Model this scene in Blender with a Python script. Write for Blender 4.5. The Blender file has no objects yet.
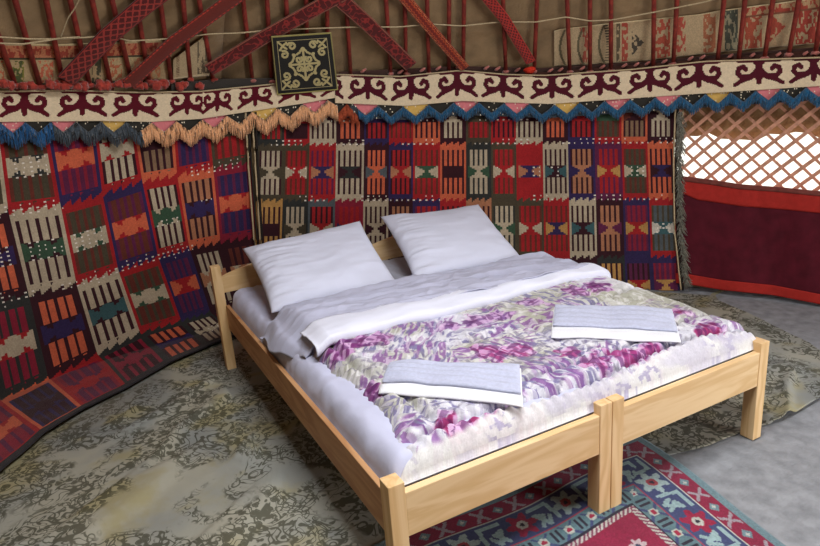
import bpy, bmesh, math, random
import numpy as np
from mathutils import Vector, Matrix
random.seed(4); RNG = np.random.default_rng(4)
S = bpy.context.scene; COL = S.collection
R = math.radians

# ------------------------------------------------------------------ camera (measured from the bed)
CP = np.array([-0.5555, -1.3088, 1.4176]); YAW, PIT, ROL, FL = 0.47252, 0.28350, -0.07495, 620.46
FW = np.array([math.sin(YAW)*math.cos(PIT), math.cos(YAW)*math.cos(PIT), -math.sin(PIT)])
RT = np.array([math.cos(YAW), -math.sin(YAW), 0.0]); UPV = np.cross(RT, FW)
R2 = RT*math.cos(ROL)+UPV*math.sin(ROL); U2 = -RT*math.sin(ROL)+UPV*math.cos(ROL)
cam = bpy.data.cameras.new('camera'); co = bpy.data.objects.new('camera', cam); COL.objects.link(co)
cam.sensor_width = 36; cam.lens = FL*36/820; cam.clip_start = .02; cam.clip_end = 500
M = Matrix(((R2[0], U2[0], -FW[0], CP[0]), (R2[1], U2[1], -FW[1], CP[1]), (R2[2], U2[2], -FW[2], CP[2]), (0, 0, 0, 1)))
co.matrix_world = M; S.camera = co

# ------------------------------------------------------------------ the round tent: centre, radius
CX, CY, RW = 0.30, -0.40, 3.15
def ray(x, y):
    x = np.asarray(x, float); y = np.asarray(y, float)
    d = FW*FL + (x[..., None]-410)*R2 - (y[..., None]-273)*U2
    return d/np.linalg.norm(d, axis=-1, keepdims=True)
def atz(x, y, z=0.):
    d = ray(x, y); return CP + d*((z-CP[2])/d[..., 2:3])
def wallpt(x, y, r):                     # where a line of sight meets the round wall
    d = ray(x, y); a = d[..., 0]**2+d[..., 1]**2
    o = CP[:2]-np.array([CX, CY]); b = d[..., 0]*o[0]+d[..., 1]*o[1]; c = o@o-np.asarray(r)**2
    t = (-b+np.sqrt(b*b-a*c))/a
    return CP + d*t[..., None]
RZ0, RK = 1.48, 1.08
def roofpt(x, y, off=0.):
    d = ray(x, y); lo = np.zeros(d.shape[:-1]); hi = lo+8
    for _ in range(40):
        m = (lo+hi)/2; P = CP+d*m[..., None]
        f = np.hypot(P[..., 0]-CX, P[..., 1]-CY)-(RW-off-RK*np.maximum(P[..., 2]-RZ0, 0))
        hi = np.where(f > 0, m, hi); lo = np.where(f > 0, lo, m)
    return CP+d*((lo+hi)/2)[..., None]
def cyl(th, z, r): return np.stack([CX+r*np.sin(th), CY+r*np.cos(th), z+0*th], -1)
def theta(P): return np.arctan2(P[..., 0]-CX, P[..., 1]-CY)

# ------------------------------------------------------------------ noise (numpy)
def _h(i, j, s):
    n = (i.astype(np.int64)*374761393 + j.astype(np.int64)*668265263 + s*982451653) & 0xffffffff
    n = ((n ^ (n >> 13))*1274126177) & 0xffffffff
    return ((n ^ (n >> 16)) & 0xffff)/65535.
def vn(x, y, s=0):
    x = np.asarray(x, float); y = np.asarray(y, float); x, y = np.broadcast_arrays(x, y)
    i = np.floor(x); j = np.floor(y); fx = x-i; fy = y-j; fx = fx*fx*(3-2*fx); fy = fy*fy*(3-2*fy)
    a = _h(i, j, s); b = _h(i+1, j, s); c = _h(i, j+1, s); d = _h(i+1, j+1, s)
    return (a*(1-fx)+b*fx)*(1-fy)+(c*(1-fx)+d*fx)*fy
def fbm(x, y, s=0, o=4):
    v = 0; a = .5; t = 0
    for k in range(o): v = v+a*vn(np.asarray(x)*2**k, np.asarray(y)*2**k, s+k*7); t += a; a *= .5
    return v/t
def ss(a, b, x): t = np.clip((x-a)/(b-a), 0, 1); return t*t*(3-2*t)
def polyd(X, Y, pts):
    D = np.full(np.broadcast(X, Y).shape, 1e9)
    for (x0, y0), (x1, y1) in zip(pts[:-1], pts[1:]):
        dx, dy = x1-x0, y1-y0; L = dx*dx+dy*dy+1e-12
        t = np.clip(((X-x0)*dx+(Y-y0)*dy)/L, 0, 1)
        D = np.minimum(D, np.hypot(X-x0-t*dx, Y-y0-t*dy))
    return D

# ------------------------------------------------------------------ materials
MATS = {}
def lin(c): return tuple(((v/255)/12.92 if v/255 <= .04045 else ((v/255+.055)/1.055)**2.4) for v in c)
def mat(name, rgb=(128, 128, 128), rough=.9, attr=False, nscale=60, namt=.12, bump=.15, bscale=400, sheen=0., trans=0., spec=.2, weave=False):
    if name in MATS: return MATS[name]
    m = bpy.data.materials.new(name); m.use_nodes = True; N = m.node_tree.nodes; L = m.node_tree.links
    b = N['Principled BSDF']; b.inputs['Roughness'].default_value = rough
    b.inputs['Specular IOR Level'].default_value = spec; b.inputs['Sheen Weight'].default_value = sheen
    tc = N.new('ShaderNodeTexCoord')
    if attr:
        a = N.new('ShaderNodeAttribute'); a.attribute_name = 'col'; src = a.outputs['Color']
    else:
        a = N.new('ShaderNodeRGB'); a.outputs[0].default_value = (*lin(rgb), 1); src = a.outputs[0]
    n = N.new('ShaderNodeTexNoise'); n.inputs['Scale'].default_value = nscale; n.inputs['Detail'].default_value = 4
    L.new(tc.outputs['Object'], n.inputs['Vector'])
    mr = N.new('ShaderNodeMapRange'); mr.inputs['To Min'].default_value = 1-namt; mr.inputs['To Max'].default_value = 1+namt
    mr.inputs['From Min'].default_value = .3; mr.inputs['From Max'].default_value = .7
    L.new(n.outputs['Fac'], mr.inputs['Value'])
    mx = N.new('ShaderNodeVectorMath'); mx.operation = 'SCALE'
    L.new(src, mx.inputs[0]); L.new(mr.outputs[0], mx.inputs['Scale']); L.new(mx.outputs[0], b.inputs['Base Color'])
    if bump:
        n2 = N.new('ShaderNodeTexNoise'); n2.inputs['Scale'].default_value = bscale; n2.inputs['Detail'].default_value = 2
        L.new(tc.outputs['Object'], n2.inputs['Vector'])
        bp = N.new('ShaderNodeBump'); bp.inputs['Strength'].default_value = bump; bp.inputs['Distance'].default_value = .004
        L.new(n2.outputs['Fac'], bp.inputs['Height']); L.new(bp.outputs[0], b.inputs['Normal'])
    MATS[name] = m; return m
def wood(name, c1, c2, axis):
    if name in MATS: return MATS[name]
    m = bpy.data.materials.new(name); m.use_nodes = True; N = m.node_tree.nodes; L = m.node_tree.links
    b = N['Principled BSDF']; b.inputs['Roughness'].default_value = .55; b.inputs['Specular IOR Level'].default_value = .3
    tc = N.new('ShaderNodeTexCoord'); mp = N.new('ShaderNodeMapping')
    sc = [9, 9, 9]; sc[axis] = 1.1; mp.inputs['Scale'].default_value = sc
    L.new(tc.outputs['Object'], mp.inputs['Vector'])
    n = N.new('ShaderNodeTexNoise'); n.inputs['Scale'].default_value = 1.6; n.inputs['Detail'].default_value = 3; n.inputs['Distortion'].default_value = .6
    L.new(mp.outputs[0], n.inputs['Vector'])
    w = N.new('ShaderNodeMath'); w.operation = 'MULTIPLY'; w.inputs[1].default_value = 26; L.new(n.outputs['Fac'], w.inputs[0])
    f = N.new('ShaderNodeMath'); f.operation = 'SINE'; L.new(w.outputs[0], f.inputs[0])
    mr = N.new('ShaderNodeMapRange'); mr.inputs['From Min'].default_value = -1; L.new(f.outputs[0], mr.inputs['Value'])
    cr = N.new('ShaderNodeMix'); cr.data_type = 'RGBA'; cr.inputs['A'].default_value = (*lin(c1), 1); cr.inputs['B'].default_value = (*lin(c2), 1)
    L.new(mr.outputs[0], cr.inputs['Factor'])
    v = N.new('ShaderNodeTexVoronoi'); v.inputs['Scale'].default_value = 3.1; mk = N.new('ShaderNodeMapping')
    s3 = [1.6, 1.6, 1.6]; s3[axis] = .9; mk.inputs['Scale'].default_value = s3; mk.inputs['Location'].default_value = (.31, .7, .2)
    L.new(tc.outputs['Object'], mk.inputs['Vector']); L.new(mk.outputs[0], v.inputs['Vector'])
    kr = N.new('ShaderNodeMapRange'); kr.inputs['From Min'].default_value = .03; kr.inputs['From Max'].default_value = .085
    kr.inputs['To Min'].default_value = 1; kr.inputs['To Max'].default_value = 0; L.new(v.outputs['Distance'], kr.inputs['Value'])
    c3 = N.new('ShaderNodeMix'); c3.data_type = 'RGBA'; c3.inputs['B'].default_value = (*lin((176, 112, 62)), 1)
    L.new(kr.outputs[0], c3.inputs['Factor']); L.new(cr.outputs['Result'], c3.inputs['A']); L.new(c3.outputs['Result'], b.inputs['Base Color'])
    MATS[name] = m; return m

# ------------------------------------------------------------------ object helpers
def tag(o, label, cat=None, group=None, kind=None):
    if label: o['label'] = label
    if cat: o['category'] = cat
    if group: o['group'] = group
    if kind: o['kind'] = kind
    return o
def empty(name, loc=(0, 0, 0)):
    o = bpy.data.objects.new(name, None); o.location = loc; o.empty_display_size = .05; COL.objects.link(o); return o
def link(name, me, m, parent=None, smooth=True):
    o = bpy.data.objects.new(name, me); COL.objects.link(o)
    if m: me.materials.append(m)
    if smooth: me.polygons.foreach_set('use_smooth', [True]*len(me.polygons))
    if parent:
        o.parent = parent; o.matrix_parent_inverse = Matrix.Translation(-Vector(parent.location))
    return o
def grid(name, P, m, colors=None, parent=None, thick=.004, off=-1., closed_u=False, smooth=True):
    """sheet over a (rows, cols, 3) array of points; colors is (rows-1, cols-1, 3) sRGB 0..255 per face"""
    ny, nx = P.shape[:2]
    me = bpy.data.meshes.new(name)
    idx = np.arange(ny*nx).reshape(ny, nx)
    q = np.stack([idx[:-1, :-1], idx[1:, :-1], idx[1:, 1:], idx[:-1, 1:]], -1).reshape(-1, 4)
    me.vertices.add(ny*nx); me.vertices.foreach_set('co', P.reshape(-1).astype(np.float32))
    me.loops.add(q.size); me.loops.foreach_set('vertex_index', q.reshape(-1).astype(np.int32))
    me.polygons.add(len(q)); me.polygons.foreach_set('loop_start', (np.arange(len(q))*4).astype(np.int32))
    me.update(calc_edges=True); me.validate()
    if colors is not None:
        a = me.color_attributes.new('col', 'BYTE_COLOR', 'CORNER')
        c = np.concatenate([np.clip(colors, 0, 255).reshape(-1, 3)/255, np.ones((len(q), 1))], 1)
        a.data.foreach_set('color_srgb', np.repeat(c, 4, axis=0).reshape(-1).astype(np.float32))
    o = link(name, me, m, parent, smooth)
    if thick:
        s = o.modifiers.new('thickness', 'SOLIDIFY'); s.thickness = thick; s.offset = off; s.use_even_offset = False
    return o
def bmobj(name, bm, m, parent=None, smooth=False):
    bmesh.ops.recalc_face_normals(bm, faces=bm.faces)
    me = bpy.data.meshes.new(name); bm.to_mesh(me); bm.free(); return link(name, me, m, parent, smooth)
def box(bm, a, b, bev=.004):
    r = bmesh.ops.create_cube(bm, size=1)['verts']
    for v in r:
        v.co = Vector([(a[i]+b[i])/2+v.co[i]*(b[i]-a[i]) for i in range(3)])
    if bev:
        es = list({e for v in r for e in v.link_edges}); bmesh.ops.bevel(bm, geom=es, offset=bev, segments=2, affect='EDGES', profile=.6)
def tube(bm, pts, rad, n=8, flat=None, cap=True):
    pts = [Vector(p) for p in pts]; rings = []
    rad = rad if hasattr(rad, '__len__') else [rad]*len(pts)
    for i, p in enumerate(pts):
        t = (pts[min(i+1, len(pts)-1)]-pts[max(i-1, 0)]).normalized()
        a = t.cross(Vector((0, 0, 1)));
        if a.length < .1: a = t.cross(Vector((0, 1, 0)))
        a.normalize(); b = t.cross(a).normalized()
        rings.append([bm.verts.new(p+(a*math.cos(2*math.pi*k/n)+b*math.sin(2*math.pi*k/n)*(flat or 1))*rad[i]) for k in range(n)])
    for r0, r1 in zip(rings[:-1], rings[1:]):
        for k in range(n): bm.faces.new((r0[k], r0[(k+1) % n], r1[(k+1) % n], r1[k]))
    if cap: bm.faces.new(rings[0][::-1]); bm.faces.new(rings[-1])
def lump(bm, c, rx, ry, rz, seed=0, amt=.25, sub=2):
    r = bmesh.ops.create_icosphere(bm, subdivisions=sub, radius=1)['verts']
    for v in r:
        n = v.co.normalized(); k = 1+amt*(float(vn(n.x*3+seed, n.y*3+n.z*2, seed))-.5)*2
        v.co = Vector((c[0]+n.x*rx*k, c[1]+n.y*ry*k, c[2]+n.z*rz*k))
def interp(xs, pts):
    pts = np.array(pts, float); return np.interp(xs, pts[:, 0], pts[:, 1])

# ------------------------------------------------------------------ SETTING: ground, floor, walls, roof
m_floor = mat('grey_felt_floor', (138, 141, 147), .95, nscale=16, namt=.22, bump=.9, bscale=60)
def disc(name, r0, r1, z, m, n=96, rings=6):
    th = np.linspace(0, 2*math.pi, n+1); rr = np.linspace(r0, r1, rings)
    P = np.stack([np.stack([CX+r*np.sin(th), CY+r*np.cos(th), z+0*th], -1) for r in rr[::-1]])
    return grid(name, P, m, thick=0)
fl = disc('floor', 0.001, 3.35, 0, m_floor); tag(fl, 'dusty grey floor of the round tent', kind='structure')
gr = disc('ground', 3.35, 60, -.02, mat('bright_steppe_ground', (205, 196, 178), 1, nscale=1.2, namt=.1, bump=0)); tag(gr, 'sunlit bare ground outside the tent', kind='structure')
m_felt = mat('brown_felt', (142, 117, 84), 1, nscale=9, namt=.22, bump=.7, bscale=70, sheen=.2)
def wall(name, a0, a1, z0, z1, label, r=3.22):
    th = np.radians(np.linspace(a0, a1, max(3, int(abs(a1-a0)/2)))); zz = np.linspace(z1, z0, 8)
    P = np.stack([cyl(th, z, r) for z in zz]); o = grid(name, P, m_felt, thick=.02, off=1)
    tag(o, label, kind='structure'); return o
wall('wall_back', -8, 53.5, 0, 1.52, 'brown felt wall behind the tall kilim')
wall('wall_left', -100, -8, 0, 1.52, 'brown felt wall behind the left kilim')
# right wall: rolled-up felt leaves a window of open lattice
wr = empty('wall_right', (3.3, .6, 0)); tag(wr, 'right felt wall rolled up behind the lattice', kind='structure')
def strip(a0, a1, f0, f1, r, name, m, parent, th_=.015, n=40, nz=10):
    th = np.radians(np.linspace(a0, a1, n)); v = np.linspace(0, 1, nz)
    P = np.stack([cyl(th, f0(np.degrees(th))*(1-k)+f1(np.degrees(th))*k, r) for k in v]); return grid(name, P, m, parent=parent, thick=th_, off=1)
strip(53.5, 100, lambda a: 1.52+0*a, lambda a: 1.0+.022*np.sin(a*.7)+.012*np.sin(a*2.1+1), 3.24, 'upper_felt', m_felt, wr)
strip(53.5, 100, lambda a: .62+0*a, lambda a: 0*a, 3.24, 'lower_felt', m_felt, wr)
wf = empty('wall_front', (.3, -3.6, 0)); tag(wf, 'felt wall on the doorway side', kind='structure')
DA0, DA1 = 122, 146
strip(100, DA0, lambda a: 1.52+0*a, lambda a: 0*a, 3.22, 'felt', m_felt, wf)
strip(DA1, 260, lambda a: 1.52+0*a, lambda a: 0*a, 3.22, 'felt', m_felt, wf)
bm = bmesh.new()
for a in (DA0, DA1):
    p = cyl(np.array(R(a)), 0, 3.2); box(bm, (p[0]-.05, p[1]-.05, 0), (p[0]+.05, p[1]+.05, 1.55))
dr = bmobj('door_1', bm, wood('frame_wood', (150, 60, 44), (130, 48, 36), 2)); tag(dr, 'open doorway frame of the tent', kind='structure')
# roof: steep near the wall, shallower to the crown opening
prof = [(3.30, 1.40), (3.17, RZ0)] + [(RW+.04-RK*(z-RZ0), z) for z in np.linspace(1.55, 2.02, 8)] + [(2.0, 2.42), (1.3, 2.72), (.75, 2.95)]
th = np.linspace(0, 2*math.pi, 145)
P = np.stack([cyl(th, z, r) for r, z in prof[::-1]])
P[..., 2] += (fbm(np.tile(th*9, (len(prof), 1)), np.tile(np.arange(len(prof))[:, None]*1., (1, 145)), 3)-.5)*.02
ce = grid('ceiling', P, m_felt, thick=.02, off=1); tag(ce, 'sloping brown felt roof over the red poles', kind='structure')
bm = bmesh.new(); tube(bm, [cyl(np.array(a), 2.93, .75) for a in np.linspace(0, 2*math.pi, 49)], .04, cap=False)
tr = bmobj('trim_1', bm, wood('crown_wood', (150, 50, 40), (128, 40, 34), 0)); tag(tr, 'round wooden crown ring at the top of the roof', kind='structure')

# ------------------------------------------------------------------ KILIMS
PAL = dict(R=(148, 30, 34), O=(186, 90, 62), C=(168, 154, 132), M=(50, 20, 28), N=(46, 34, 74), G=(68, 60, 46), E=(50, 74, 56), T=(54, 84, 88),
           Y=(168, 126, 72), K=(44, 45, 44), P=(86, 30, 62), W=(186, 180, 168), B=(92, 42, 34), D=(158, 106, 78), X=(126, 28, 48), S=(76, 82, 86), L=(124, 98, 76))
def cellcol(x, y, code):
    """x, y in 0..1 inside one woven cell. code: frame, tines, between tines, waist, side colour, style, dots"""
    F, T, D, H, Sd = [np.array(PAL[c], float) for c in code[:5]]; st = code[5] if len(code) > 5 else 'h'; dots = code[6] if len(code) > 6 else '-'
    out = np.broadcast_to(F, x.shape+(3,)).copy()
    inner = (x > 2/26) & (x < 24/26)
    xi = np.clip((x-2/26)/(22/26), 0, .999); k = ((xi*22) % 5 >= 2).astype(int)
    comb = inner & (((y > .12) & (y < .40)) | ((y > .62) & (y < .90)))
    out[comb & (k % 2 == 1)] = T; out[comb & (k % 2 == 0)] = D
    mid = inner & (y >= .40) & (y <= .62)
    dy = np.floor(np.abs(y-.51)/.11*5)/5; dx = np.abs(np.floor(xi*10)/10+.05-.5)
    if st == 'h': side = dx > .09+.36*dy
    else:
        tr_ = np.abs(np.cos(2*math.pi*(np.floor(xi*13)+.5)/13)); side = dy < .30+.6*tr_
    out[mid & ~side] = H; out[mid & side] = Sd
    return out
def kilim_colors(table, ncol, nrow, tx, ty, v_end, dots_rows, seed=0, border=None):
    nx, ny = ncol*tx, int(round(v_end*ty))
    X, Y = np.meshgrid((np.arange(nx)+.5)/tx, (np.arange(ny)+.5)/ty)
    saw = (X*4.0) % 1.0
    Yj = Y + .075*saw-.04
    ci = np.clip(np.floor(X).astype(int), 0, ncol-1); ri = np.clip(np.floor(Yj).astype(int), 0, nrow-1)
    out = np.zeros((ny, nx, 3)); fx = X-ci; fy = np.clip(np.where(np.abs((Y % 1)-.5) < .42, Y, Yj)-ri, 0, 1)
    for r in range(nrow):
        for c in range(ncol):
            m_ = (ri == r) & (ci == c)
            if m_.any(): out[m_] = cellcol(fx[m_], fy[m_], table[r][c])
    # short white stitches along some seams and waists
    ix, iy = np.meshgrid(np.arange(nx), np.arange(ny))
    hit = (vn(X*.9+9, Y*1.1, seed+5) > .50) & (RNG.random(X.shape) > .25)
    Yw = (Y+.05*saw) % 1; seam = (np.abs(Yw-.03) < .05) | (np.abs(Yw-.985) < .02)
    waist = (np.abs((Y % 1)-.51) < .13) & (fx > .15) & (fx < .87)
    st = ((ix//2+iy) % 3 == 0) & (iy % 3 == 0)
    sel = hit & st & ((seam & np.isin(np.round(Y).astype(int), dots_rows)) | (waist & (vn(ci*1.7+3, ri*2.3, seed+9) > .52)))
    out[sel] = (214, 206, 196)
    out *= (1+.10*(RNG.random((ny, nx, 1))-.5))*(1+.16*(fbm(X*1.3, Y*7, seed+2)[..., None]-.5))
    return out
def ctrl_pix(rows, U, V):
    """rows: list of pixel polylines (same length); U, V in control units"""
    A = np.array(rows, float); ny, nx = A.shape[:2]
    i = np.clip(np.floor(U).astype(int), 0, nx-2); j = np.clip(np.floor(V).astype(int), 0, ny-2)
    fu = (U-i)[..., None]; fv = (V-j)[..., None]
    return (A[j, i]*(1-fu)+A[j, i+1]*fu)*(1-fv)+(A[j+1, i]*(1-fu)+A[j+1, i+1]*fu)*fv
m_kilim = mat('woven_kilim', attr=True, rough=.95, nscale=160, namt=.10, bump=.35, bscale=500, sheen=.15)

# back kilim: 16 columns of cells
bx = [257.6, 284, 309.5, 336, 364, 389, 413, 440, 466, 491, 516, 542.7, 568, 594.5, 621.5, 647.5, 674]
def brow(y, dxf): return [(x+dxf*(x-450)/450, y(x)) for x in bx]
rows_b = [brow(lambda x: 88+(x-450)*-.012, 0), brow(lambda x: 143+(x-450)*-.006, 0), brow(lambda x: 199+(x-450)*-.004, 4), brow(lambda x: 257-(x-450)*.006, 8), brow(lambda x: 293-(x-450)*.012, 12)]
tb = ['KRGKKh RMMRRh CCMCMh MOMOMh NRMNNh RRBNGh OOMMMh MCMCMh GRBGKh RRMRNh CCMMMh MOMOMh NRMRNh RGBEEh OLMMBh MCMCMh',
      'GCMCGh GRBRCh RRPNDh CCMKMh MOMOSh NRMRDh RRBECh OOMMMh KCKCEh GRBRCh RRRNDh CCMMTh NDMDNh PRPRYh RGBECh OOMNMh',
      'YYMMMh KCKCGh SRMRCh XRXRNh CCMCMh MDMDKh NRPRNh RRMRKh DDMDMh GCKCEh GRBRCh RRBNYh CCMMTh MDMDPh NXPRYh RSGTWh',
      'MDMDMh KCKCGh RRMRCh XRXRNh CCMCMh MDMDKh NRPRNh MDMDKh RRMRNh KGMGGh RRGRCh RRMRKh MCMCMh KYMYMh NPMRYh NPXYPh']
tb = [r.split() for r in tb]
tx, ty = 26, 42
colb = kilim_colors(tb, 16, 4, tx, ty, 3.6, (1, 2), 1)
ny, nx = colb.shape[:2]
U, V = np.meshgrid(np.linspace(0, 16, nx+1), np.linspace(0, 3.6, ny+1))
Vc = np.where(V > 3, 3+(V-3)/.6, V)
px = ctrl_pix(rows_b, U, Vc)
rr = 3.09+.012*np.sin(U*1.9)*ss(0, 2, V)+.010*(fbm(U*.7, V*1.2, 8)-.5)
P = wallpt(px[..., 0], px[..., 1], rr); P[..., 2] = np.maximum(P[..., 2], .006)
kb = empty('kilim_hanging', cyl(np.array(R(28)), 0, 3.1)); tag(kb, 'tall patchwork kilim with narrow comb patterned columns hanging behind the bed head', 'wall rug')
grid('woven_panel', P, m_kilim, colb, kb, .006, 1)
# its long edge cords and the grey tassels on its right edge
m_cord = mat('cream_cord', (178, 160, 128), .95, namt=.3, nscale=200)
m_dark = mat('dark_wool', (44, 38, 36), 1, namt=.3, nscale=200)
m_tas = mat('grey_green_wool', (112, 110, 98), 1, namt=.35, nscale=120, sheen=.3)
m_pink = mat('dusty_pink_cord', (170, 96, 88), .95, namt=.2, nscale=200)
def edgecord(pix, r, rad, m, name, parent, n=26, amp=.004):
    t = np.linspace(0, 1, n); A = np.array(pix, float); s = np.linspace(0, 1, len(A))
    x = np.interp(t, s, A[:, 0]); y = np.interp(t, s, A[:, 1]); Q = wallpt(x, y, r+amp*np.sin(t*31))
    Q[:, 2] = np.maximum(Q[:, 2], .01+rad); b_ = bmesh.new(); tube(b_, Q, rad, 6, cap=True); return bmobj(name, b_, m, parent, True)
edgecord([(245.5, 112), (248, 160), (254, 238), (259, 268)], 3.04, .006, m_cord, 'edge_cord', kb)
edgecord([(248.5, 112), (251, 160), (257, 238), (262, 268)], 3.045, .007, m_dark, 'edge_cord', kb)
edgecord([(252, 112), (255, 160), (260, 238), (264, 268)], 3.04, .006, m_cord, 'edge_cord', kb)
edgecord([(255.5, 112), (257.5, 160), (262, 238), (266, 268)], 3.045, .008, m_dark, 'edge_cord', kb)
edgecord([(675.5, 104), (673.5, 160), (674.5, 230), (681, 290)], 3.05, .005, m_cord, 'edge_cord', kb)
edgecord([(678, 104), (676, 160), (677, 230), (683, 290)], 3.06, .008, m_dark, 'edge_cord', kb)
edgecord([(684, 104), (681, 130), (680, 160)], 3.06, .005, m_cord, 'edge_cord', kb)
b_ = bmesh.new()
for k in range(300):
    f = k/299; y = 112+f*172; x = interp(y, [(104, 680), (160, 679), (230, 681), (290, 687)]) if False else float(np.interp(y, [104, 160, 230, 290], [679, 678, 679.5, 686]))
    for q in range(2):
        p = wallpt(x+random.uniform(-1, 3), y, 3.06+random.uniform(-.03, .02)); p = np.array(p)
        a = theta(p); L_ = random.uniform(.025, .055); dth = random.uniform(-.006, .010)
        pts = [cyl(np.array(a+dth*s_*1.2), max(p[2]-L_*s_**1.5, .01), 3.06-.02*math.sin(s_*3)+random.uniform(-.006, .006)) for s_ in (0, .35, .7, 1)]
        tube(b_, pts, [.003, .003, .0022, .0012], 4)
fr = bmobj('tassel_edge', b_, m_tas, kb, True); fr['label'] = 'ragged grey green tassel edge'

# left kilim: big cells, hangs down and runs out over the floor
rows_l = [[(-150, 139), (-98, 134), (-50, 130), (-3, 124), (45, 119), (92, 112), (130, 106), (171, 100), (206, 92), (243, 88)],
          [(-150, 243), (-98, 236), (-42, 222), (8, 212), (60, 205), (102, 194), (142, 181), (177, 175), (213, 168), (251, 161)],
          [(-128, 330), (-74, 318), (-22, 305), (28, 294), (76, 284), (118, 270), (158, 257), (189, 248), (220, 242), (257, 236)],
          [(-100, 455), (-50, 428), (0, 402), (48, 379), (97, 354), (140, 333), (181, 321), (210, 312), (238, 305), (264, 300)],
          [(-60, 510), (-10, 482), (45, 435), (85, 410), (128, 388), (170, 364), (208, 347), (238, 336), (262, 326), (290, 318)]]
tl = ['MCRCCc NORMMc CRGGCc RGBKCc NPXROc RCMRCc OLMMMc RNPNPc GRBGGc',
      'MCRCCc RGBECc MOMMNc CCMMEc RGBECc NBPROc RCMCEc ODMMNc XNPROc',
      'MOMMNc GRBECc KXKRCc MOMMNc CCMMTc RBGECc NPNROh MCMCDc MBMCDc',
      'ORPNOc RXPROc OMNNMc RPXPRc KMXMXc KOMMNc KCMMCc MXRPRc KMBMKc']
tl = [r.split() for r in tl]
tx, ty = 39, 58
coll = kilim_colors(tl, 9, 4, tx, ty, 4.0, (1, 2), 21)
# charcoal border along the outer edge
Yb = (np.arange(coll.shape[0])+.5)/ty; bw = Yb > 3.91
coll[bw] = np.array((40, 38, 42))*(1+.15*(RNG.random((bw.sum(), coll.shape[1], 1))-.5))
ny, nx = coll.shape[:2]
U, V = np.meshgrid(np.linspace(0, 9, nx+1), np.linspace(0, 4.0, ny+1))
px = ctrl_pix(rows_l, U, V)
rr = 3.09+.015*np.sin(U*1.3+V)*ss(0, 1, V)+.02*(fbm(U*.8, V*.9, 18)-.5)
P = wallpt(px[..., 0], px[..., 1], rr); F_ = atz(px[..., 0], px[..., 1], .024)
low = P[..., 2] < .024
P[low] = F_[low]
P[..., 2] += np.where(low, .012*fbm(P[..., 0]*7, P[..., 1]*7, 4), 0)
# soften the crease where the cloth meets the floor
for _ in range(6):
    Q = P.copy(); Q[1:-1] = (P[:-2]+P[1:-1]*2+P[2:])/4; P = Q
P[..., 2] = np.maximum(P[..., 2], .020)
kl = grid('kilim_hanging', P, m_kilim, coll, None, .006, 1); tag(kl, 'large red and cream comb patterned kilim hanging at the left and trailing onto the floor', 'wall rug')

# ------------------------------------------------------------------ RED CLOTH under the open lattice
topc = [(655, 174), (683, 176), (711, 179.5), (740, 184), (780, 187), (820, 191), (880, 200), (980, 216)]
botc = [(655, 281), (688, 284), (723, 290), (773, 295), (820, 304), (880, 312), (980, 330)]
rc = empty('wall_cloth', cyl(np.array(R(66)), 0, 3.08)); tag(rc, 'dark crimson cloth with bright red borders hanging under the open lattice', 'wall hanging')
xs = np.linspace(676, 975, 150)
def clothpart(name, fa, fb, m, n, dr=0.):
    P = []
    for k in np.linspace(0, 1, n):
        y = fa(xs)*(1-k)+fb(xs)*k; P.append(wallpt(xs, y, 3.08-dr+.010*np.sin(xs*.09+1)*ss(170, 290, y)+.02*(fbm(xs*.05, y*.02, 31)-.5)))
    P = np.array(P); P[..., 2] = np.maximum(P[..., 2], .008); return grid(name, P, m, parent=rc, thick=.006, off=1)
ft = lambda x: interp(x, topc); fb = lambda x: interp(x, botc)
m_cr = mat('crimson_cloth', (78, 16, 30), .85, nscale=14, namt=.22, bump=.3)
m_rd = mat('bright_red_cloth', (158, 40, 34), .85, nscale=30, namt=.12, bump=.3)
m_ds = mat('dusty_rose_hem', (112, 58, 52), .9, nscale=30, namt=.2)
clothpart('field', lambda x: ft(x)+10, lambda x: fb(x)-9, m_cr, 40)
clothpart('top_border', lambda x: ft(x)+3, lambda x: ft(x)+22-4*ss(700, 683, x), m_rd, 10, .006)['label'] = 'bright orange red top border'
clothpart('hem', lambda x: ft(x), lambda x: ft(x)+5, m_ds, 4, .012)
clothpart('bottom_border', lambda x: fb(x)-10, fb, m_rd, 8, .006)['label'] = 'bright red bottom border'

# ------------------------------------------------------------------ LATTICE
m_lat = mat('lattice_wood', (190, 140, 116), .7, nscale=40, namt=.2, bump=.2)
la = empty('lattice_panel', cyl(np.array(R(66)), 0, 3.16)); tag(la, 'diagonal wooden lattice over the bright opening beside the kilim', 'lattice')
ZB, ZT = .38, 1.47
def slat(th0, slope, r, hw=.0095):        # slope: metres of height per radian
    pts = []
    for z in np.linspace(ZB, ZT, 9):
        a = th0+(z-ZB)/slope; pts.append(cyl(np.array(a), z, r))
    if theta(np.array(pts))[0] < R(50) and theta(np.array(pts))[-1] < R(50): return
    pts = [p for p in pts if R(52.5) < theta(p) < R(98)]
    if len(pts) < 2: return
    b_ = bmesh.new()
    for p0, p1 in zip(pts[:-1], pts[1:]): pass
    rings = []
    for i, p in enumerate(pts):
        t = np.array(pts[min(i+1, len(pts)-1)])-np.array(pts[max(i-1, 0)]); t /= np.linalg.norm(t)
        n = np.array([CX-p[0], CY-p[1], 0]); n /= np.linalg.norm(n); w = np.cross(t, n)
        rings.append([b_.verts.new(p+w*hw*a_+n*.004*c_) for a_, c_ in ((-1, -1), (1, -1), (1, 1), (-1, 1))])
    for r0, r1 in zip(rings[:-1], rings[1:]):
        for k in range(4): b_.faces.new((r0[k], r0[(k+1) % 4], r1[(k+1) % 4], r1[k]))
    b_.faces.new(rings[0][::-1]); b_.faces.new(rings[-1]); bmobj('slat', b_, m_lat, la)
SP = .0345
for k in range(42): slat(R(38)+k*SP, 2.9, 3.145, .0110)
for k in range(48): slat(R(53)+k*SP, -3.1, 3.157, .0080)

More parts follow.
